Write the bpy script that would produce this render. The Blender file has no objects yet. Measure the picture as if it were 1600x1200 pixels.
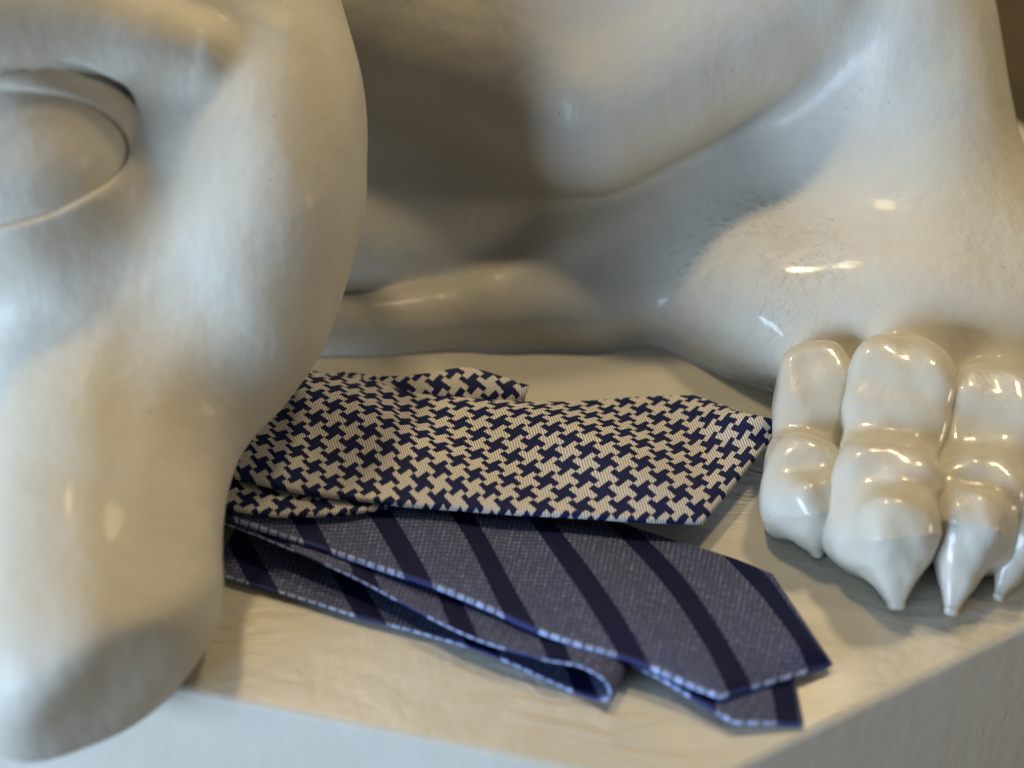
import bpy, bmesh, math, random
import numpy as np

scene = bpy.context.scene
COL = scene.collection

# ------------------------------------------------------------------ camera
cam_data = bpy.data.cameras.new('camera')
cam = bpy.data.objects.new('camera', cam_data)
COL.objects.link(cam)
cam.location = (0, -0.5989, 0.4679)
cam.rotation_euler = (math.radians(90 - 38.0000), 0, 0)
cam_data.sensor_fit = 'HORIZONTAL'
cam_data.angle = math.radians(34.0000)
cam_data.clip_start = 0.02
cam_data.clip_end = 50
cam_data.dof.use_dof = True
cam_data.dof.focus_distance = 0.70
cam_data.dof.aperture_fstop = 3.6
scene.camera = cam

# ------------------------------------------------------------------ ambient room light
world = bpy.data.worlds.new('World')
scene.world = world
world.use_nodes = True
bg = world.node_tree.nodes['Background']
bg.inputs['Color'].default_value = (0.72, 0.82, 1.0, 1)
bg.inputs['Strength'].default_value = 0.095

def area_light(name, loc, target, sx, sy, energy, col):
    d = bpy.data.lights.new(name, 'AREA')
    d.shape = 'RECTANGLE'; d.size = sx; d.size_y = sy
    d.energy = energy; d.color = col
    o = bpy.data.objects.new(name, d); COL.objects.link(o)
    o.location = loc
    v = np.array(target) - np.array(loc)
    from mathutils import Vector
    o.rotation_euler = Vector(v).to_track_quat('-Z', 'Y').to_euler()
    return o

# daylight from the window at front left, warm lamps above and behind right
area_light('window_light', (-2.80, -2.20, 0.28), (0.05, -0.05, 0.0), 2.4, 1.4, 290.0, (0.56, 0.74, 1.0))
area_light('ceiling_lamp', (0.60, 0.72, 1.80), (0, 0, 0), 0.20, 0.20, 13.0, (1.0, 0.78, 0.46))
area_light('ceiling_lamp_second', (-0.42, 0.55, 2.05), (0.1, 0, 0), 0.20, 0.20, 19.0, (1.0, 0.78, 0.46))
area_light('room_bounce_fill', (2.3, -0.55, 0.62), (0.1, 0, 0), 0.35, 0.35, 14.0, (1.0, 0.80, 0.52))  # added warm fill standing in for room bounce, lightens the plinth's right face

scene.view_settings.view_transform = 'Standard'
scene.view_settings.look = 'None'
scene.view_settings.exposure = -0.12
scene.view_settings.gamma = 1.0
scene.render.engine = 'CYCLES'
scene.cycles.use_denoising = True
scene.cycles.max_bounces = 6
scene.cycles.diffuse_bounces = 4
scene.cycles.glossy_bounces = 3
scene.cycles.caustics_reflective = False
scene.cycles.caustics_refractive = False

# ------------------------------------------------------------------ helpers
def tag(o, label=None, cat=None, group=None, kind=None):
    for k, v in (('label', label), ('category', cat), ('group', group), ('kind', kind)):
        if v: o[k] = v
    return o

def empty(name, loc=(0, 0, 0)):
    o = bpy.data.objects.new(name, None)
    o.empty_display_size = 0.02
    o.location = loc
    COL.objects.link(o)
    return o

def link_mesh(name, verts, faces, mat, parent=None, normals=None, uvs=None, smooth=True):
    me = bpy.data.meshes.new(name)
    me.from_pydata([tuple(v) for v in verts], [], [tuple(f) for f in faces])
    if smooth:
        me.polygons.foreach_set('use_smooth', [True] * len(me.polygons))
    if uvs is not None:
        lay = me.uv_layers.new(name='UVMap')
        idx = np.zeros(len(me.loops), dtype=np.int32)
        me.loops.foreach_get('vertex_index', idx)
        lay.data.foreach_set('uv', np.asarray(uvs, dtype=np.float32)[idx].ravel())
    me.update()
    if normals is not None:
        me.normals_split_custom_set_from_vertices([tuple(n) for n in normals])
    me.materials.append(mat)
    o = bpy.data.objects.new(name, me)
    COL.objects.link(o)
    if parent is not None:
        o.parent = parent
        o.matrix_parent_inverse = parent.matrix_basis.inverted()
    return o

# ---- signed distance modelling
def V(p): return np.array(p, dtype=np.float32)
def smin(a, b, k):
    h = np.clip(0.5 + 0.5 * (b - a) / k, 0, 1)
    return b * (1 - h) + a * h - k * h * (1 - h)
def smax(a, b, k): return -smin(-a, -b, k)
def sphere(p, c, r): return np.linalg.norm(p - V(c), axis=-1) - r
def cone(p, a, b, ra, rb):                       # tapered capsule
    a = V(a); b = V(b); ba = b - a
    t = np.clip(((p - a) @ ba) / float(ba @ ba), 0, 1)
    q = p - (a + t[..., None] * ba)
    return np.linalg.norm(q, axis=-1) - (ra + (rb - ra) * t)
def frame(x, z):                                  # rows: local axes from an x direction and an approximate z
    x = V(x); x /= np.linalg.norm(x)
    z = V(z); y = np.cross(z, x); y /= np.linalg.norm(y)
    z = np.cross(x, y)
    return np.stack([x, y, z])
def ellipsoid(p, c, r, M=None):
    q = p - V(c)
    if M is not None: q = q @ M.T
    r = V(r)
    k0 = np.linalg.norm(q / r, axis=-1)
    k1 = np.linalg.norm(q / (r * r), axis=-1)
    return k0 * (k0 - 1) / np.maximum(k1, 1e-6)
def rbox(p, c, half, rad, M=None):
    q = p - V(c)
    if M is not None: q = q @ M.T
    d = np.abs(q) - (V(half) - rad)
    return np.linalg.norm(np.maximum(d, 0), axis=-1) + np.minimum(d.max(-1), 0) - rad

def surface(f, lo, hi, h):
    """Surface-net mesh of f = 0 with exact normals."""
    ax = [np.arange(lo[i], hi[i] + h, h, dtype=np.float32) for i in range(3)]
    n = [len(a) for a in ax]
    val = np.empty(n, dtype=np.float32)
    B = 10                                        # only blocks near the surface are sampled finely
    starts = [np.arange(0, k, B) for k in n]
    ctr = np.stack(np.meshgrid(*[ax[i][0] + h * (starts[i] + (B - 1) / 2) for i in range(3)], indexing='ij'), -1).astype(np.float32)
    cv = f(ctr)
    lim = h * B * 0.87 * 1.9
    jobs = []
    for bi, i0 in enumerate(starts[0]):
        for bj, j0 in enumerate(starts[1]):
            for bk, k0 in enumerate(starts[2]):
                c = cv[bi, bj, bk]
                if abs(c) > lim: val[i0:i0 + B, j0:j0 + B, k0:k0 + B] = c
                else: jobs.append((i0, j0, k0))
    off = np.stack(np.meshgrid(*[np.arange(B)] * 3, indexing='ij'), -1).reshape(-1, 3)
    org = np.array([a_[0] for a_ in ax], dtype=np.float32)
    for m in range(0, len(jobs), 200):
        J = np.array(jobs[m:m + 200])
        idx = J[:, None, :] + off[None]
        fv = f((org + idx * np.float32(h)).astype(np.float32))
        idx = idx.reshape(-1, 3); fv = fv.ravel()
        ok = (idx < np.array(n)).all(1)
        val[tuple(idx[ok].T)] = fv[ok]
    s = val < 0
    cnt = sum(s[a:n[0] - 1 + a, b:n[1] - 1 + b, c:n[2] - 1 + c].astype(np.int8) for a in (0, 1) for b in (0, 1) for c in (0, 1))
    mixed = (cnt > 0) & (cnt < 8)
    ids = np.full(mixed.shape, -1, dtype=np.int64)
    cells = np.argwhere(mixed)
    ids[mixed] = np.arange(len(cells))
    acc = np.zeros((len(cells), 3)); num = np.zeros(len(cells))
    corners = [(a, b, c) for a in (0, 1) for b in (0, 1) for c in (0, 1)]
    for c0 in corners:
        for axis in range(3):
            if c0[axis]: continue
            c1 = list(c0); c1[axis] = 1
            v0 = val[tuple((cells + c0).T)]; v1 = val[tuple((cells + c1).T)]
            m = (v0 < 0) != (v1 < 0)
            t = np.where(m, v0 / np.where(m, v0 - v1, 1), 0)
            pos = np.array(c0, dtype=float)[None].repeat(len(cells), 0); pos[:, axis] += t
            acc += pos * m[:, None]; num += m
    verts = (cells + acc / num[:, None]) * h + np.array([a[0] for a in ax])
    faces = []
    for axis in range(3):
        u, w = (axis + 1) % 3, (axis + 2) % 3
        sl0 = [slice(None)] * 3; sl1 = [slice(None)] * 3
        sl0[axis] = slice(0, n[axis] - 1); sl1[axis] = slice(1, n[axis])
        for sl in (sl0, sl1):
            sl[u] = slice(1, n[u] - 1); sl[w] = slice(1, n[w] - 1)
        a = s[tuple(sl0)]; b = s[tuple(sl1)]
        e = np.argwhere(a != b)
        ins = a[tuple(e.T)]
        e[:, u] += 1; e[:, w] += 1
        q = []
        for du, dw in ((-1, -1), (0, -1), (0, 0), (-1, 0)):
            k = e.copy(); k[:, u] += du; k[:, w] += dw
            q.append(ids[tuple(k.T)])
        q = np.stack(q, 1)
        q[~ins] = q[~ins][:, ::-1]
        faces.append(q)
    faces = np.concatenate(faces)
    v = verts.astype(np.float32)
    def grad(v, e):
        g = np.empty_like(v)
        for i in range(3):
            d = np.zeros(3, np.float32); d[i] = e
            g[:, i] = (f(v + d) - f(v - d)) / (2 * e)
        return g
    for _ in range(2):
        g = grad(v, h * 0.25); g2 = np.maximum((g * g).sum(1), 0.05)
        step = np.clip(f(v) / g2, -h, h)
        v = v - step[:, None] * g
    g = grad(v, h * 0.35)
    g /= np.maximum(np.linalg.norm(g, axis=1), 1e-6)[:, None]
    return v, faces, g

def surf_object(name, f, lo, hi, h, mat, parent):
    v, q, nrm = surface(f, lo, hi, h)
    return link_mesh(name, v, q, mat, parent, normals=nrm)

# ------------------------------------------------------------------ materials
def new_mat(name):
    m = bpy.data.materials.new(name); m.use_nodes = True
    nt = m.node_tree
    return m, nt, nt.nodes['Principled BSDF']
class N:
    """Tiny node-graph builder."""
    def __init__(s, nt): s.nt = nt
    def node(s, t, **kw):
        n = s.nt.nodes.new(t)
        for k, v in kw.items(): setattr(n, k, v)
        return n
    def put(s, sock, v):
        if hasattr(v, 'links') or isinstance(v, bpy.types.NodeSocket): s.nt.links.new(v, sock)
        else: sock.default_value = v
    def m(s, op, a, b=None, c=None, clamp=False):
        n = s.node('ShaderNodeMath', operation=op, use_clamp=clamp)
        for i, v in enumerate((a, b, c)):
            if v is not None: s.put(n.inputs[i], v)
        return n.outputs[0]
    def mix(s, f, a, b):
        n = s.node('ShaderNodeMix', data_type='RGBA')
        s.put(n.inputs[0], f); s.put(n.inputs[6], a); s.put(n.inputs[7], b)
        return n.outputs[2]
    def noise(s, vec, scale, detail=3, rough=0.5, dist=0.0):
        n = s.node('ShaderNodeTexNoise')
        s.put(n.inputs['Vector'], vec); n.inputs['Scale'].default_value = scale
        n.inputs['Detail'].default_value = detail; n.inputs['Roughness'].default_value = rough
        n.inputs['Distortion'].default_value = dist
        return n.outputs['Fac']
    def ramp(s, f, lo, hi, a=0.0, b=1.0):
        n = s.node('ShaderNodeMapRange', clamp=True)
        s.put(n.inputs[0], f)
        for i, v in enumerate((lo, hi, a, b)): n.inputs[i + 1].default_value = v
        return n.outputs[0]
    def mapping(s, vec, scale=(1, 1, 1), rot=(0, 0, 0), loc=(0, 0, 0)):
        n = s.node('ShaderNodeMapping')
        s.put(n.inputs['Vector'], vec)
        n.inputs['Scale'].default_value = scale; n.inputs['Rotation'].default_value = rot; n.inputs['Location'].default_value = loc
        return n.outputs[0]
    def bump(s, height, strength, dist, normal=None):
        n = s.node('ShaderNodeBump')
        s.put(n.inputs['Height'], height); n.inputs['Strength'].default_value = strength; n.inputs['Distance'].default_value = dist
        if normal is not None: s.put(n.inputs['Normal'], normal)
        return n.outputs[0]

def paint(name, brush=0.0, lumps=1.0, streak_rot=0.0, rough=0.36, coat=0.05, spec=0.22):
    m, nt, b = new_mat(name); g = N(nt)
    co = g.node('ShaderNodeNewGeometry').outputs['Position']
    big = g.noise(co, 24, 3)
    fine = g.noise(co, 140, 4, 0.6)
    tint = g.noise(co, 9, 4, 0.6)
    base = g.mix(g.ramp(tint, 0.35, 0.7), (0.525, 0.50, 0.43, 1), (0.485, 0.455, 0.37, 1))
    speck = g.noise(co, 420, 1)
    base = g.mix(g.ramp(speck, 0.80, 0.83), base, (0.16, 0.13, 0.09, 1))
    g.put(b.inputs['Base Color'], base)
    g.put(b.inputs['Roughness'], g.ramp(g.noise(co, 30, 3), 0.3, 0.7, rough, rough + 0.12))
    b.inputs['Specular IOR Level'].default_value = spec
    b.inputs['Coat Roughness'].default_value = 0.08
    nrm = g.bump(big, 0.20 * lumps, 0.010)
    nrm = g.bump(g.noise(g.mapping(co, (1, 1, 0.4)), 75, 3, 0.6), 0.12 + 0.26 * lumps, 0.0022, nrm)
    nrm = g.bump(fine, 0.18, 0.0008, nrm)
    # drips and ridges left by a loaded brush, only in patches
    ridge = g.noise(g.mapping(co, (1, 1, 0.5)), 150, 3, 0.6, 1.2)
    ank = g.node('ShaderNodeVectorMath', operation='DISTANCE'); g.put(ank.inputs[0], co); ank.inputs[1].default_value = (0.1038, 0.014, 0.0432)
    amask = g.ramp(ank.outputs['Value'], 0.022, 0.05, 1.0, 0.0)
    g.put(b.inputs['Coat Weight'], g.m('MULTIPLY_ADD', amask, 0.45, coat))
    patch = g.m('MAXIMUM', g.m('MULTIPLY', g.ramp(g.noise(co, 16, 2), 0.58, 0.70), 0.3), g.m('MULTIPLY', amask, 8.0))
    nrm = g.bump(g.m('MULTIPLY', g.ramp(ridge, 0.5, 0.72), patch), 0.28, 0.0012, nrm)
    if brush:
        dist = g.noise(co, 22, 2)
        w = g.node('ShaderNodeVectorMath', operation='ADD')
        g.put(w.inputs[0], g.mapping(co, (1, 1, 1), (0, 0, streak_rot)))
        cmb = g.node('ShaderNodeCombineXYZ')
        g.put(cmb.inputs[1], g.m('MULTIPLY', dist, 0.035))
        g.put(w.inputs[1], cmb.outputs[0])
        streak = g.noise(g.mapping(w.outputs[0], (18, 190, 18)), 1.0, 2, 0.55)
        area = g.ramp(g.noise(co, 11, 2), 0.42, 0.62)
        gz = g.node('ShaderNodeSeparateXYZ'); g.put(gz.inputs[0], g.node('ShaderNodeNewGeometry').outputs['True Normal'])
        area = g.m('MULTIPLY', area, g.ramp(gz.outputs[2], 0.3, 0.9, 0.12, 1.0))
        nrm = g.bump(g.m('MULTIPLY', streak, area), brush, 0.0014, nrm)
    g.put(b.inputs['Normal'], nrm)
    return m

PAINT = paint('cream_gloss_paint')
PAINT_HEAD = paint('cream_satin_paint', rough=0.42, coat=0.03, spec=0.2)
PAINT_PAW = paint('cream_thick_gloss_paint', rough=0.30, coat=0.40, spec=0.3)
PAINT_PLINTH = paint('cream_gloss_paint_brushed', brush=1.2, lumps=0.35, streak_rot=0.15, rough=0.30)

def houndstooth():
    m, nt, b = new_mat('houndstooth_silk'); g = N(nt)
    uv = g.node('ShaderNodeUVMap').outputs[0]
    T = 0.0108                                     # one repeat, metres
    r = g.mapping(uv, (1 / T, 1 / T, 1), (0, 0, math.radians(45)))
    sx = g.node('ShaderNodeSeparateXYZ'); g.put(sx.inputs[0], r)
    def cell(o):
        fr = g.m('FRACT', g.m('ADD', o, 100.0))
        return g.m('FLOOR', g.m('MULTIPLY', fr, 4.0))
    i = cell(sx.outputs[0]); j = cell(sx.outputs[1])
    A = g.m('LESS_THAN', i, 1.5); B = g.m('LESS_THAN', j, 1.5)
    p = g.m('MODULO', g.m('ADD', i, j), 2.0)
    AB = g.m('MULTIPLY', A, B)
    q = g.m('SUBTRACT', 1.0, p)
    t1 = g.m('MULTIPLY', g.m('SUBTRACT', B, AB), p)
    t2 = g.m('MULTIPLY', g.m('SUBTRACT', A, AB), q)
    dark = g.m('ADD', AB, g.m('ADD', t1, t2), clamp=True)
    su = g.node('ShaderNodeSeparateXYZ'); g.put(su.inputs[0], uv)
    line = g.m('ADD', g.m('MULTIPLY', su.outputs[0], 1.0), g.m('MULTIPLY', su.outputs[1], 0.28))
    rib = g.m('SINE', g.m('MULTIPLY', line, 2 * math.pi / 0.00115))
    rib01 = g.m('MULTIPLY_ADD', rib, 0.5, 0.5)
    gn = g.noise(g.mapping(uv, (1, 1, 1)), 900, 2)
    light = g.mix(g.ramp(rib01, 0.0, 0.55), (0.16, 0.13, 0.10, 1), (0.74, 0.71, 0.66, 1))
    light = g.mix(g.m('MULTIPLY', gn, 0.3), light, (0.50, 0.46, 0.40, 1))
    navy = g.mix(g.ramp(rib01, 0.1, 0.7), (0.004, 0.005, 0.014, 1), (0.012, 0.020, 0.105, 1))
    g.put(b.inputs['Base Color'], g.mix(dark, light, navy))
    b.inputs['Roughness'].default_value = 0.6
    b.inputs['Specular IOR Level'].default_value = 0.12
    nrm = g.bump(rib01, 0.5, 0.0003)
    g.put(b.inputs['Normal'], nrm)
    return m

def striped():
    m, nt, b = new_mat('striped_woven_silk'); g = N(nt)
    uv = g.node('ShaderNodeUVMap').outputs[0]
    su = g.node('ShaderNodeSeparateXYZ'); g.put(su.inputs[0], uv)
    u, v = su.outputs[0], su.outputs[1]
    s = g.m('DIVIDE', g.m('ADD', u, g.m('MULTIPLY', v, 1.0)), 0.0487)
    f = g.m('FRACT', g.m('ADD', s, 49.985))
    stripe = g.m('LESS_THAN', f, 0.29)
    # fine basket weave: ticks of light yarn over a slate ground
    rot = g.mapping(uv, (1, 1, 1), (0, 0, math.radians(45)))
    sr = g.node('ShaderNodeSeparateXYZ'); g.put(sr.inputs[0], rot)
    T = 0.0017
    a = g.m('FLOOR', g.m('DIVIDE', sr.outputs[0], T)); c = g.m('FLOOR', g.m('DIVIDE', sr.outputs[1], T))
    chk = g.m('MODULO', g.m('ADD', g.m('ADD', a, c), 1000.0), 2.0)
    tr = g.node('ShaderNodeSeparateXYZ'); g.put(tr.inputs[0], g.mapping(uv, (1, 1, 1), (0, 0, math.radians(-62))))
    row = g.m('DIVIDE', tr.outputs[1], 0.00125)
    shift = g.m('MULTIPLY', g.m('FLOORED_MODULO', g.m('FLOOR', row), 2.0), 0.5)
    dashx = g.m('FRACT', g.m('ADD', g.m('ADD', g.m('DIVIDE', tr.outputs[0], 0.0035), shift), 100.0))
    inrow = g.m('FRACT', g.m('ADD', row, 100.0))
    wv = g.m('MULTIPLY', g.ramp(g.m('ABSOLUTE', g.m('SUBTRACT', dashx, 0.5)), 0.22, 0.34, 1.0, 0.0), g.ramp(g.m('ABSOLUTE', g.m('SUBTRACT', inrow, 0.5)), 0.25, 0.42, 1.0, 0.0))
    tickm = g.m('MULTIPLY', wv, g.ramp(g.noise(uv, 420, 2), 0.36, 0.62, 0.35, 1.0))
    blot = g.noise(uv, 160, 3)
    a2 = g.m('FLOOR', g.m('DIVIDE', sr.outputs[0], 0.0030)); c2 = g.m('FLOOR', g.m('DIVIDE', sr.outputs[1], 0.0030))
    chk2 = g.m('MODULO', g.m('ADD', g.m('ADD', a2, c2), 1000.0), 2.0)
    amt = g.m('MULTIPLY', g.m('MULTIPLY_ADD', chk, 0.45, 0.55), g.m('MULTIPLY', tickm, g.ramp(blot, 0.3, 0.65, 0.45, 1.0)))
    slate = g.mix(g.m('MULTIPLY', amt, g.m('MULTIPLY_ADD', chk2, 0.40, 0.72)), (0.045, 0.055, 0.115, 1), (0.235, 0.27, 0.45, 1))
    navy = (0.0035, 0.0060, 0.040, 1)
    col = g.mix(stripe, slate, navy)
    # pale blue dashes along the folded edges: weave ticks with window light painted in
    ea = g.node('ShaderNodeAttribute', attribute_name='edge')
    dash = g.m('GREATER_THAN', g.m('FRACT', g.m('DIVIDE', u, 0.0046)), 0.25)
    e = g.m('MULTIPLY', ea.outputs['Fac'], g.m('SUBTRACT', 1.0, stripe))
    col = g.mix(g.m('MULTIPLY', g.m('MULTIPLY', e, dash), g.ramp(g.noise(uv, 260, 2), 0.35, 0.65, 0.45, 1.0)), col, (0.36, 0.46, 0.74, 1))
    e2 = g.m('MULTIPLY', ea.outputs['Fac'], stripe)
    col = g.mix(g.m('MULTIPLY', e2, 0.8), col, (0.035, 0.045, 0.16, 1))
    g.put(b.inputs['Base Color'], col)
    b.inputs['Roughness'].default_value = 0.6
    b.inputs['Specular IOR Level'].default_value = 0.12
    g.put(b.inputs['Normal'], g.bump(amt, 0.5, 0.0003))
    return m

HOUND = houndstooth()
STRIPE = striped()

def plain(name, col, rough, scale=60, amount=0.12):
    m, nt, b = new_mat(name); g = N(nt)
    co = g.node('ShaderNodeNewGeometry').outputs['Position']
    n = g.noise(g.mapping(co, (1, 6, 1)), scale, 4)
    dk = tuple(c * (1 - amount * 3) for c in col[:3]) + (1,)
    g.put(b.inputs['Base Color'], g.mix(n, dk, col))
    b.inputs['Roughness'].default_value = rough
    g.put(b.inputs['Normal'], g.bump(n, 0.1, 0.002))
    return m

# ------------------------------------------------------------------ setting: floor and wall far behind, plinth
FLOOR_Z = -0.30
fl = link_mesh('floor', [(-3, -3, FLOOR_Z), (3, -3, FLOOR_Z), (3, 0.86, FLOOR_Z), (-3, 0.86, FLOOR_Z)], [(0, 1, 2, 3)], plain('dark_floor', (0.10, 0.085, 0.06, 1), 0.5), smooth=False)
tag(fl, kind='structure')
wl = link_mesh('wall', [(-3, 0.86, FLOOR_Z), (3, 0.86, FLOOR_Z), (3, 0.86, 2.2), (-3, 0.86, 2.2), (-3, 0.92, FLOOR_Z), (3, 0.92, FLOOR_Z), (3, 0.92, 2.2), (-3, 0.92, 2.2)],
               [(0, 1, 2, 3), (5, 4, 7, 6), (3, 2, 6, 7), (1, 5, 6, 2), (4, 0, 3, 7)], plain('tan_wall', (0.36, 0.29, 0.17, 1), 0.6, 30), smooth=False)
tag(wl, kind='structure')

def build_plinth():
    c = np.array((0.061, -0.2302, 0))[:2]
    l = np.array((-0.1084, -0.1868, 0))[:2]; r = np.array((0.1955, -0.1528, 0))[:2]
    dl = (l - c) / np.linalg.norm(l - c); dr = (r - c) / np.linalg.norm(r - c)
    pts = [c + dl * 0.52, c, c + dr * 0.30] + [np.array(q) for q in ((0.36, 0.10), (0.15, 0.52), (-0.36, 0.52), (-0.53, 0.28))]
    bm = bmesh.new()
    vs = [bm.verts.new((q[0], q[1], 0)) for q in pts]
    f = bm.faces.new(vs)
    if f.normal.z < 0: f.normal_flip()
    r_ = bmesh.ops.extrude_face_region(bm, geom=[f])
    for e in r_['geom']:
        if isinstance(e, bmesh.types.BMVert): e.co.z = FLOOR_Z
    bmesh.ops.recalc_face_normals(bm, faces=bm.faces)
    edges = [e for e in bm.edges if all(abs(v.co.z) < 1e-6 for v in e.verts)]
    edges += [e for e in bm.edges if abs(e.verts[0].co.z - e.verts[1].co.z) > 0.1]
    bmesh.ops.bevel(bm, geom=edges, offset=0.0035, segments=4, profile=0.5, affect='EDGES')
    me = bpy.data.meshes.new('plinth'); bm.to_mesh(me); bm.free()
    for p_ in me.polygons: p_.use_smooth = True
    me.set_sharp_from_angle(angle=math.radians(30))
    me.materials.append(PAINT_PLINTH)
    o = bpy.data.objects.new('plinth', me); COL.objects.link(o)
    return o
tag(build_plinth(), 'cream painted angular plinth under the animal statue and the two neckties', 'plinth')

# ------------------------------------------------------------------ the statue
statue = empty('animal_statue', (0.0, 0.15, 0))
tag(statue, 'glossy cream painted statue of a crouching clawed animal, its large blurred head at left', 'statue')

# axes of the head: across the face, up the face, out of the face
HEAD = np.stack([V((1, 0, 0)), V((0, 0.6157, 0.7880)), V((0, -0.7880, 0.6157))])
def rolled(deg):
    c, s_ = math.cos(math.radians(deg)), math.sin(math.radians(deg))
    return np.stack([HEAD[0] * c + HEAD[1] * s_, -HEAD[0] * s_ + HEAD[1] * c, HEAD[2]]).astype(np.float32)

def triangle(p, a, b, c):
    a, b, c = V(a), V(b), V(c)
    ba, cb, ac = b - a, c - b, a - c
    nor = np.cross(ba, ac)
    pa, pb, pc = p - a, p - b, p - c
    def seg(e, q):
        t = np.clip((q @ e) / float(e @ e), 0, 1)
        v = e * t[..., None] - q
        return (v * v).sum(-1)
    out = (np.sign(pa @ np.cross(ba, nor)) + np.sign(pb @ np.cross(cb, nor)) + np.sign(pc @ np.cross(ac, nor))) < 2
    edge = np.minimum(np.minimum(seg(ba, pa), seg(cb, pb)), seg(ac, pc))
    face = (pa @ nor) ** 2 / float(nor @ nor)
    return np.sqrt(np.where(out, edge, face))
def lumps(p, amp, k):
    x, y, z = p[..., 0] * k, p[..., 1] * k, p[..., 2] * k
    return amp * (np.sin(x + 1.7 * np.sin(y * 0.7 + 0.4)) * np.sin(y * 1.3 + np.sin(z)) + 0.6 * np.sin(z * 1.7 + 1.1 * np.sin(x * 1.2)) * np.sin(x * 1.9 + 0.7))

# the paw: (first joint, second joint, claw base, claw tip, half width, joint half lengths)
TOES = [
    ((0.1266, -0.0486, 0.027), (0.1167, -0.0965, 0.018), (0.1173, -0.1032, 0.014), (0.1218, -0.1127, 0.003), 0.0158, 0.024, 0.021),
    ((0.1585, -0.0615, 0.033), (0.146, -0.1119, 0.021), (0.1463, -0.1248, 0.017), (0.1481, -0.1415, 0.004), 0.0222, 0.028, 0.027),
    ((0.1936, -0.0724, 0.03), (0.1804, -0.1123, 0.02), (0.1761, -0.1227, 0.016), (0.1692, -0.1449, 0.004), 0.0192, 0.025, 0.023),
    ((0.227, -0.0717, 0.026), (0.2111, -0.1057, 0.018), (0.2027, -0.1144, 0.014), (0.1899, -0.1353, 0.002), 0.0165, 0.022, 0.017),
]

def body_field(p):
    torso = ellipsoid(p, (-0.16, 0.33, 0.10), (0.30, 0.16, 0.14))
    belly = ellipsoid(p, (-0.07, 0.128, 0.040), (0.19, 0.058, 0.048), rolled(3))
    ridge = ellipsoid(p, (-0.0323, 0.175, 0.0848), (0.27, 0.060, 0.085), rolled(3))
    thigh = ellipsoid(p, (0.0647, 0.2, 0.1148), (0.17, 0.085, 0.12), rolled(10))
    knee = triangle(p, (-0.058, 0.14, 0.1171), (0.0367, 0.088, 0.0989), (0.1291, 0.12, 0.1408)) - 0.045
    d = smin(torso, smin(smin(thigh, ridge, 0.05), knee, 0.03), 0.03)
    d = smin(d, belly, 0.025)
    d = smin(d, cone(p, (-0.22, 0.072, 0.018), (0.01, 0.090, 0.020), 0.028, 0.028), 0.03)
    # the lower leg fans down from the cleft to the plinth
    fan = triangle(p, (0.1484, 0.105, 0.0813), (0.000, 0.050, 0.010), (0.165, 0.052, 0.026)) - 0.021
    heel = cone(p, (-0.17, 0.030, 0.004), (0.030, 0.046, 0.010), 0.010, 0.018)
    ankle = sphere(p, (0.1146, 0.05, 0.0164), 0.036)
    # upright limb at right, running down into the toes
    limb = cone(p, (0.1751, 0.125, 0.1542), (0.1993, 0.056, 0.0067), 0.037, 0.056)
    low = smin(smin(fan, ankle, 0.022), limb, 0.04)
    low = smin(low, heel, 0.018)
    instep = ellipsoid(p, (0.197, 0.013, 0.030), (0.094, 0.050, 0.039))
    low = smin(low, instep, 0.05)
    for c1, c2, cb, ct, w, l1, l2 in TOES:               # roots of the toes swell out of the instep
        c1, c2 = V(c1), V(c2)
        ax = (c2 - c1) * V((1, 1, 0)); ax /= np.linalg.norm(ax)
        low = smin(low, cone(p, c1 - ax * 0.012, c1 - ax * 0.05 - V((0, 0, 0.004)), w * 0.84, w * 0.84), 0.012)
    d = smin(d, low, 0.012)
    d = d + lumps(p, 0.0011, 42.0)
    d = smin(d, p[..., 2] + 0.004, 0.014)
    return smax(d, -(p[..., 2] + 0.0025), 0.001)
surf_object('body', body_field, (-0.47, -0.09, -0.006), (0.38, 0.44, 0.38), 0.0030, PAINT, statue)

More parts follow.
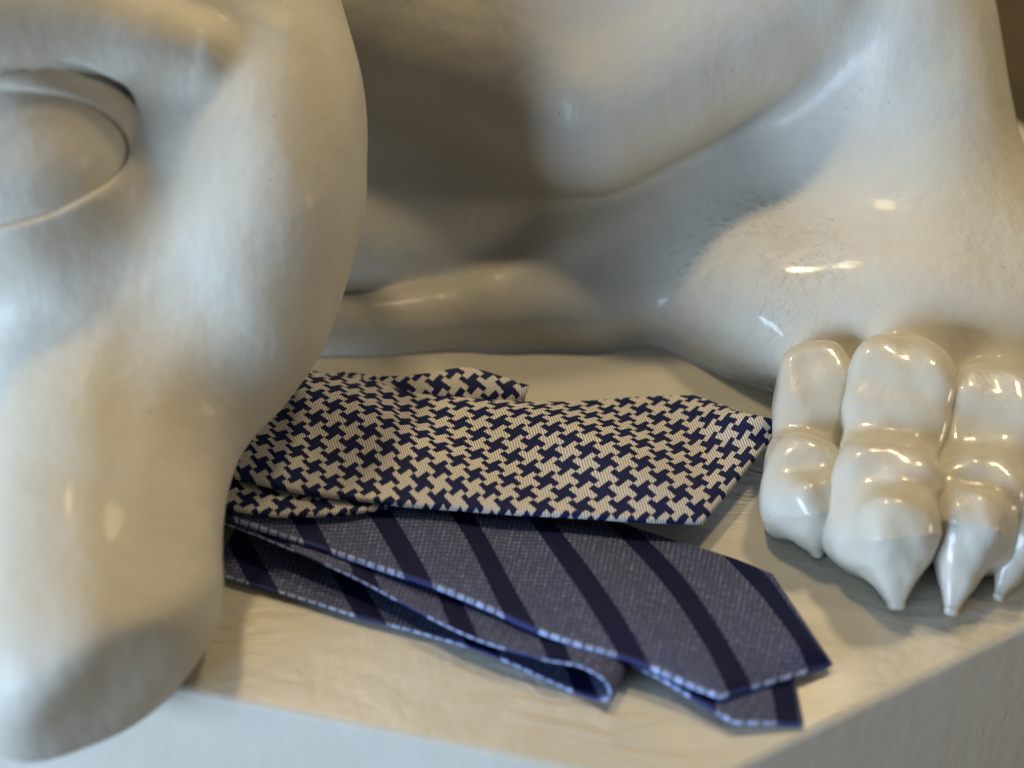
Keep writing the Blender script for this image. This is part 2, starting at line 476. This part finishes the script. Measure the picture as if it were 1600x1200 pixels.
EYE = (-0.1898, -0.0393, 0.1365)
def head_field(p):
    q = (p - V(EYE)) @ HEAD.T.astype(np.float32)
    skull = ellipsoid(p, (-0.149, 0.0146, 0.1324), (0.0855, 0.115, 0.062), HEAD)
    neck = cone(p, (-0.2093, 0.1148, 0.1795), (-0.27, 0.26, 0.22), 0.09, 0.12)
    d = smin(skull, neck, 0.06)
    cheek = ellipsoid(p, (-0.097, -0.0301, 0.111), (0.036, 0.075, 0.045), rolled(-6))
    d = smin(d, cheek, 0.02)
    # muzzle: a rounded block running down and out of the face, cut off slantwise at the nose
    ax = V((-0.1453, -0.2012, 0.0267)) - V((-0.1674, -0.0276, 0.0784))
    M = frame(ax, HEAD[2] * 0.93 + HEAD[0] * 0.37)
    muz = rbox(p, (-0.1563, -0.1291, 0.0394), (0.105, 0.0455, 0.045), 0.041, M)
    muz = smax(muz, (p - V((-0.1318, -0.1995, 0.0045))) @ V((0.62, -0.64, -0.45)), 0.026)
    shade_hollow = ellipsoid(p, (-0.1151, -0.2251, 0.0368), (0.042, 0.0150, 0.022), rolled(24))  # hollow carved under the lip so the snout end shades dark
    muz = smax(muz, -shade_hollow, 0.022)
    d = smin(d, muz, 0.055)
    # orbit hollowed beside the cheekbone, then the lidded eye
    orbit = ellipsoid(p, (-0.1744, -0.0966, 0.1606), (0.078, 0.066, 0.040), HEAD)
    d = smax(d, -orbit, 0.012)
    brow = cone(p, (-0.217, -0.0377, 0.2052), (-0.1211, -0.0217, 0.1769), 0.038, 0.013)
    d = smin(d, brow, 0.009)
    d = smin(d, sphere(p, EYE, 0.0525), 0.0035 + 0.016 * np.clip(0.2 - q[..., 1] / 0.04, 0, 1))
    ex = (q[..., 0] + 0.003) * 0.97 + q[..., 1] * 0.22
    ey = q[..., 1] * 0.97 - (q[..., 0] + 0.003) * 0.22
    opening = (np.sqrt((ex / 0.047) ** 2 + ((ey + 0.004) / 0.0235) ** 2) - 1) * 0.0235
    opening = np.maximum(opening, 0.012 - q[..., 2])
    rad = np.linalg.norm(q, axis=-1)
    groove = np.maximum(np.maximum(np.abs(rad - 0.0545) + 0.0075 - 0.0110 * np.clip((q[..., 1] + 0.004) / 0.040, 0, 1), -q[..., 2]), -d - 0.0045)
    d = smax(d, -groove, 0.004)
    return smax(d, -opening, 0.006) + lumps(p, 0.0008, 60.0)
head = surf_object('head', head_field, (-0.40, -0.32, 0.0), (0.02, 0.34, 0.42), 0.0020, PAINT_HEAD, statue)
e_lo = np.array(EYE) - 0.057; e_hi = np.array(EYE) + 0.057
surf_object('eyeball', lambda p: sphere(p, EYE, 0.0485), e_lo, e_hi, 0.0026, PAINT_HEAD, head)

# toes: two blocky joints and a claw each, joined under one thick coat of paint
def unit(v): v = V(v); return v / np.linalg.norm(v)
def claw_shape(p, a, b, ra, rb, M):
    a = V(a); b = V(b); ba = b - a
    t = np.clip(((p - a) @ ba) / float(ba @ ba), 0, 1)
    q = (p - (a + t[..., None] * ba)) @ M.T
    r = (np.abs(q[..., 0]) ** 3 + np.abs(q[..., 1] * 1.15) ** 3 + np.abs(q[..., 2] * 0.8) ** 3) ** (1 / 3)
    return r - (rb + (ra - rb) * (1 - t))
def superell(p, c, r_, e, M):
    q = np.abs((p - V(c)) @ M.T) / V(r_)
    k = (q[..., 0] ** 3.0 + (q[..., 1] ** e + q[..., 2] ** e) ** (3.0 / e)) ** (1 / 3.0)
    return (k - 1) * min(r_)
def main_piece(q, msk):
    """Faces of the largest connected island of msk (or everything but the stray islands)."""
    lab = np.arange(q.max() + 1)
    sel = q[msk]
    while True:
        m = lab[sel].min(1)
        new = lab.copy()
        np.minimum.at(new, sel.ravel(), np.repeat(m, 4))
        new = new[new]
        if (new == lab).all(): break
        lab = new
    l = lab[sel[:, 0]]
    vals, cnt = np.unique(l, return_counts=True)
    out = np.zeros(len(q), bool)
    out[np.flatnonzero(msk)[l == vals[cnt.argmax()]]] = True
    return out
def toe(c1, c2, cb, ct, w, l1, l2):
    c1, c2, cb, ct = V(c1), V(c2), V(cb) + V((0, 0, 0.005)), V(ct)
    ax = unit((c2 - c1) * V((1, 1, 0)))
    M1 = frame(ax + V((0, 0, -0.60)), (0, 0, 1)).astype(np.float32)
    M2 = frame(ax + V((0, 0, -0.75)), (0, 0, 1)).astype(np.float32)
    MC = frame(ct - cb, (0, 0, 1)).astype(np.float32)
    def toe_f(p):
        a = superell(p, c1, (l1 * 1.12, w * 1.0, w * 1.0), 5.0, M1)
        b = superell(p, c2 - ax * 0.004, (l2 * 1.0, w * 1.06, w * 1.02), 3.6, M2)
        back = cone(p, c1 - V((0, 0, 0.004)), c1 - ax * 0.03 - V((0, 0, 0.006)), w * 0.85, w * 0.75)
        d = smin(smin(a, b, 0.011), back, 0.006) + lumps(p, 0.0007, 130.0)
        return smin(d, p[..., 2] + 0.004, 0.005)
    def claw_f(p): return claw_shape(p, cb, ct, w * 0.90, w * 0.17, MC) + lumps(p, 0.0004, 210.0)
    def f(p): return smax(smin(toe_f(p), claw_f(p), 0.005), -(p[..., 2] + 0.0025), 0.001)
    allp = np.array([c1, c2, cb, ct, c1 - ax * 0.05])
    lo = allp.min(0) - w * 1.7; hi = allp.max(0) + w * 1.7
    lo[2] = -0.006
    v, q, nrm = surface(f, lo, hi, 0.0014)
    c = v[q].mean(1)
    is_claw = main_piece(q, claw_f(c) < toe_f(c))
    t = None
    for nm, msk in (('toe', ~is_claw), ('claw', is_claw)):
        fs = q[main_piece(q, msk)]
        used, inv = np.unique(fs, return_inverse=True)
        o = link_mesh(nm, v[used], inv.reshape(fs.shape), PAINT_PAW, statue if t is None else t, normals=nrm[used])
        if t is None: t = o
    return t
for args in TOES: toe(*args)

# ------------------------------------------------------------------ neckties
def catmull(P, n):
    P = np.asarray(P, float)
    out = []
    for i in range(len(P) - 1):
        p0 = P[i - 1] if i else 2 * P[0] - P[1]
        p1, p2 = P[i], P[i + 1]
        p3 = P[i + 2] if i + 2 < len(P) else 2 * P[-1] - P[-2]
        for t in np.linspace(0, 1, n, endpoint=False):
            out.append(0.5 * ((2 * p1) + (-p0 + p2) * t + (2 * p0 - 5 * p1 + 4 * p2 - p3) * t * t + (-p0 + 3 * p1 - 3 * p2 + p3) * t ** 3))
    out.append(P[-1])
    return np.array(out)

def strip(name, lower, upper, mat, parent, tip=None, thick=0.0022, crown=0.0015, u0=0.0, v0=0.0, seg=8, flip=False, edge_w=0.0022, wob=0.0):
    """A flattened fabric tube between two edge curves, optionally closed by a pointed tip."""
    L = catmull(lower, seg); U = catmull(upper, seg)
    if tip is not None:
        T = np.array(tip, float)
        k = np.linspace(0, 1, 15)[1:-1]
        k = np.append(k, 0.985)
        L = np.vstack([L, L[-1] + (T - L[-1]) * k[:, None]])
        U = np.vstack([U, U[-1] + (T - U[-1]) * k[:, None]])
    mid = (L + U) / 2
    du = np.r_[0, np.cumsum(np.linalg.norm(np.diff(mid, axis=0), axis=1))] + u0
    W = np.linalg.norm(U - L, axis=1)
    tang = np.gradient(mid, axis=0)
    tang /= np.maximum(np.linalg.norm(tang, axis=1), 1e-9)[:, None]
    NT, NE, NB = 20, 5, 8
    verts, uvs, edge = [], [], []
    M = None
    for i in range(len(L)):
        c = U[i] - L[i]; w = max(W[i], 1e-6); cd = c / w
        nr = np.cross(tang[i], cd)
        nr /= max(np.linalg.norm(nr), 1e-9)
        if flip: nr = -nr
        h = thick / 2 * min(1, w / (thick * 1.5))
        ring = []
        for s in np.r_[0, 0.0009 / max(w, 0.004), np.linspace(0, 1, NT - 1)[1:]]:   # upper face from lower edge to upper edge
            ring.append((h + (w - 2 * h) * s, h + crown * min(1, w / 0.03) * (1 - (2 * s - 1) ** 2) + wob * math.sin(du[i] * 70 + s * 5) * s * (1 - s)))
        for a in np.linspace(0, math.pi, NE + 2)[1:-1]:      # round the upper edge
            ring.append((w - h + h * math.sin(a), h * math.cos(a)))
        for s in np.linspace(1, 0, NB):
            ring.append((h + (w - 2 * h) * s, -h + crown * 0.9 * min(1, w / 0.03) * (1 - (2 * s - 1) ** 2)))
        for a in np.linspace(math.pi, 0, NE + 2)[1:-1]:
            ring.append((h - h * math.sin(a), h * math.cos(a)))
        M = len(ring)
        acc = 0; prev = ring[0]
        for kk, (x, z) in enumerate(ring):
            verts.append(L[i] + cd * x + nr * z)
            acc += math.hypot(x - prev[0], z - prev[1]) if kk else 0
            prev = (x, z)
            vv = acc if kk < M - NE else -(h * math.pi / 2) * (M - kk) / NE
            uvs.append((du[i], v0 + vv - w / 2))
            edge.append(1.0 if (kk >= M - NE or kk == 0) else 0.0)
    faces = []
    n = len(L)
    for i in range(n - 1):
        for k in range(M):
            a, b = i * M + k, i * M + (k + 1) % M
            f = (a, a + M, b + M, b)
            faces.append(f if flip else f[::-1] if False else f)
    faces.append(tuple(range(M))[::-1]); faces.append(tuple((n - 1) * M + k for k in range(M)))
    o = link_mesh(name, verts, faces, mat, parent, uvs=uvs)
    bm = bmesh.new(); bm.from_mesh(o.data)
    bmesh.ops.recalc_face_normals(bm, faces=bm.faces); bm.to_mesh(o.data); bm.free()
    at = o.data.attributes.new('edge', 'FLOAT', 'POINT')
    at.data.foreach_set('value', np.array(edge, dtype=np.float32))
    return o

st = empty('necktie', (-0.0253, -0.1234, 0))
tag(st, 'slate grey necktie with diagonal navy stripes, lying folded under the houndstooth tie', 'necktie', 'folded neckties on the plinth')
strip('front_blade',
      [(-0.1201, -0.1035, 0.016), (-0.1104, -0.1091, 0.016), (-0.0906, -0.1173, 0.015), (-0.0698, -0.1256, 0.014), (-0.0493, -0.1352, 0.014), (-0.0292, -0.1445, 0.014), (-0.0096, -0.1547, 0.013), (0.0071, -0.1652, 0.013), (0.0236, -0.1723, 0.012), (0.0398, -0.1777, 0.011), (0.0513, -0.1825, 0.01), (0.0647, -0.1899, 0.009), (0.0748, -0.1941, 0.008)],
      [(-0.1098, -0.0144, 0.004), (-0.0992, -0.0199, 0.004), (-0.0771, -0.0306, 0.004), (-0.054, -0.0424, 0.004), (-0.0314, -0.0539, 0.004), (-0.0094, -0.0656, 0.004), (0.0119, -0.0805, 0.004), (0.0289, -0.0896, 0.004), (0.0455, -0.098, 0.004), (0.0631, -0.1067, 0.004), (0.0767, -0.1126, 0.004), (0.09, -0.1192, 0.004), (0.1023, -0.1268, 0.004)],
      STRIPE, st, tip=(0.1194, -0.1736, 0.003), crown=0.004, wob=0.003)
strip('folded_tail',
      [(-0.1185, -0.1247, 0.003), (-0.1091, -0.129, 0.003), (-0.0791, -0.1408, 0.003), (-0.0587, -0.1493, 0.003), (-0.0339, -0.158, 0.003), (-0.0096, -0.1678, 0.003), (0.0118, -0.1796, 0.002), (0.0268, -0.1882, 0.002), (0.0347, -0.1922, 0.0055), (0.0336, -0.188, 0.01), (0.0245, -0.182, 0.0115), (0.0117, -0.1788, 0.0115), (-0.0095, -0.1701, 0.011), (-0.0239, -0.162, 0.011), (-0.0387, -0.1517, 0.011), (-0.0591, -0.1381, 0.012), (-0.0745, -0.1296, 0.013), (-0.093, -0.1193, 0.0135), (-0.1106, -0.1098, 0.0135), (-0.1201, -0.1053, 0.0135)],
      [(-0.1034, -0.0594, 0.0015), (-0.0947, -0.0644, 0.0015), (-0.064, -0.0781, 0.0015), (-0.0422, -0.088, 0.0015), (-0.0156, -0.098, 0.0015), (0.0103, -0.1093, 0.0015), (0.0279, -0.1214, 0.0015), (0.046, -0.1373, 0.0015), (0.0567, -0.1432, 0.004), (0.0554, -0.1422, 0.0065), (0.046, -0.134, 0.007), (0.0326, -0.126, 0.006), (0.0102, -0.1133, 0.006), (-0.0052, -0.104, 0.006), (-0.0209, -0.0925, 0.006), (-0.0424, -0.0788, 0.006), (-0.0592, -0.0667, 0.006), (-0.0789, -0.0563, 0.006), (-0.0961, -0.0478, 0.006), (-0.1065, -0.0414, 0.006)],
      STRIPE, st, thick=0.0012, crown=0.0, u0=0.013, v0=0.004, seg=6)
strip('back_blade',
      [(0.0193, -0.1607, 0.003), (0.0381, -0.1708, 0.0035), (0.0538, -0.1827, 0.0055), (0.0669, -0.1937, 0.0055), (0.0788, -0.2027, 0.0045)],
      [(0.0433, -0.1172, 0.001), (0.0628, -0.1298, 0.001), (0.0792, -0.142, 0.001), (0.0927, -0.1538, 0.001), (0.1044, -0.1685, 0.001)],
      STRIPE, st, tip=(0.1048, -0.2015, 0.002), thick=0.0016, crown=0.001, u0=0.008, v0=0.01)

ht = empty('necktie', (0, -0.0535, 0))
tag(ht, 'cream and navy houndstooth necktie, lying on the striped tie with its tip by the paw', 'necktie', 'folded neckties on the plinth')
strip('front_blade',
      [(-0.1215, -0.0874, 0.024), (-0.1064, -0.094, 0.024), (-0.0815, -0.1006, 0.023), (-0.0572, -0.1037, 0.022), (-0.0406, -0.1056, 0.021), (-0.0203, -0.1067, 0.02), (0, -0.1079, 0.019), (0.0253, -0.1087, 0.018), (0.0509, -0.108, 0.015), (0.0762, -0.1059, 0.012)],
      [(-0.1358, 0.0077, 0.016), (-0.1144, -0.0019, 0.016), (-0.0877, -0.0122, 0.016), (-0.062, -0.0174, 0.015), (-0.0448, -0.0247, 0.014), (-0.0195, -0.0275, 0.013), (0.0084, -0.0289, 0.012), (0.0336, -0.0268, 0.011), (0.0562, -0.0228, 0.01), (0.0803, -0.0215, 0.01)],
      HOUND, ht, tip=(0.1149, -0.0476, 0.014), thick=0.003, crown=0.005, wob=0.012)
strip('under_blade',
      [(-0.1197, -0.1033, 0.02), (-0.1103, -0.1067, 0.02), (-0.0961, -0.1096, 0.0195), (-0.081, -0.1094, 0.019), (-0.066, -0.1074, 0.0185), (-0.051, -0.1038, 0.018), (-0.036, -0.097, 0.017), (-0.0208, -0.0881, 0.016)],
      [(-0.1209, -0.0598, 0.016), (-0.1115, -0.0598, 0.016), (-0.0963, -0.0639, 0.016), (-0.0802, -0.0639, 0.016), (-0.0642, -0.0639, 0.016), (-0.0483, -0.0618, 0.016), (-0.0322, -0.0598, 0.016), (-0.0162, -0.0544, 0.015)],
      HOUND, ht, thick=0.0025, crown=0.001, u0=0.004, v0=0.003)
strip('tail',
      [(-0.0788, -0.0219, 0.01), (-0.056, -0.0273, 0.01), (-0.0335, -0.0291, 0.01), (-0.014, -0.03, 0.01), (0.0048, -0.0282, 0.01)],
      [(-0.0768, -0.0087, 0.014), (-0.0564, -0.015, 0.016), (-0.0366, -0.0153, 0.018), (-0.0183, -0.0142, 0.02), (0.0076, -0.0214, 0.016)],
      HOUND, ht, thick=0.003, crown=0.003, u0=0.003, v0=0.0)
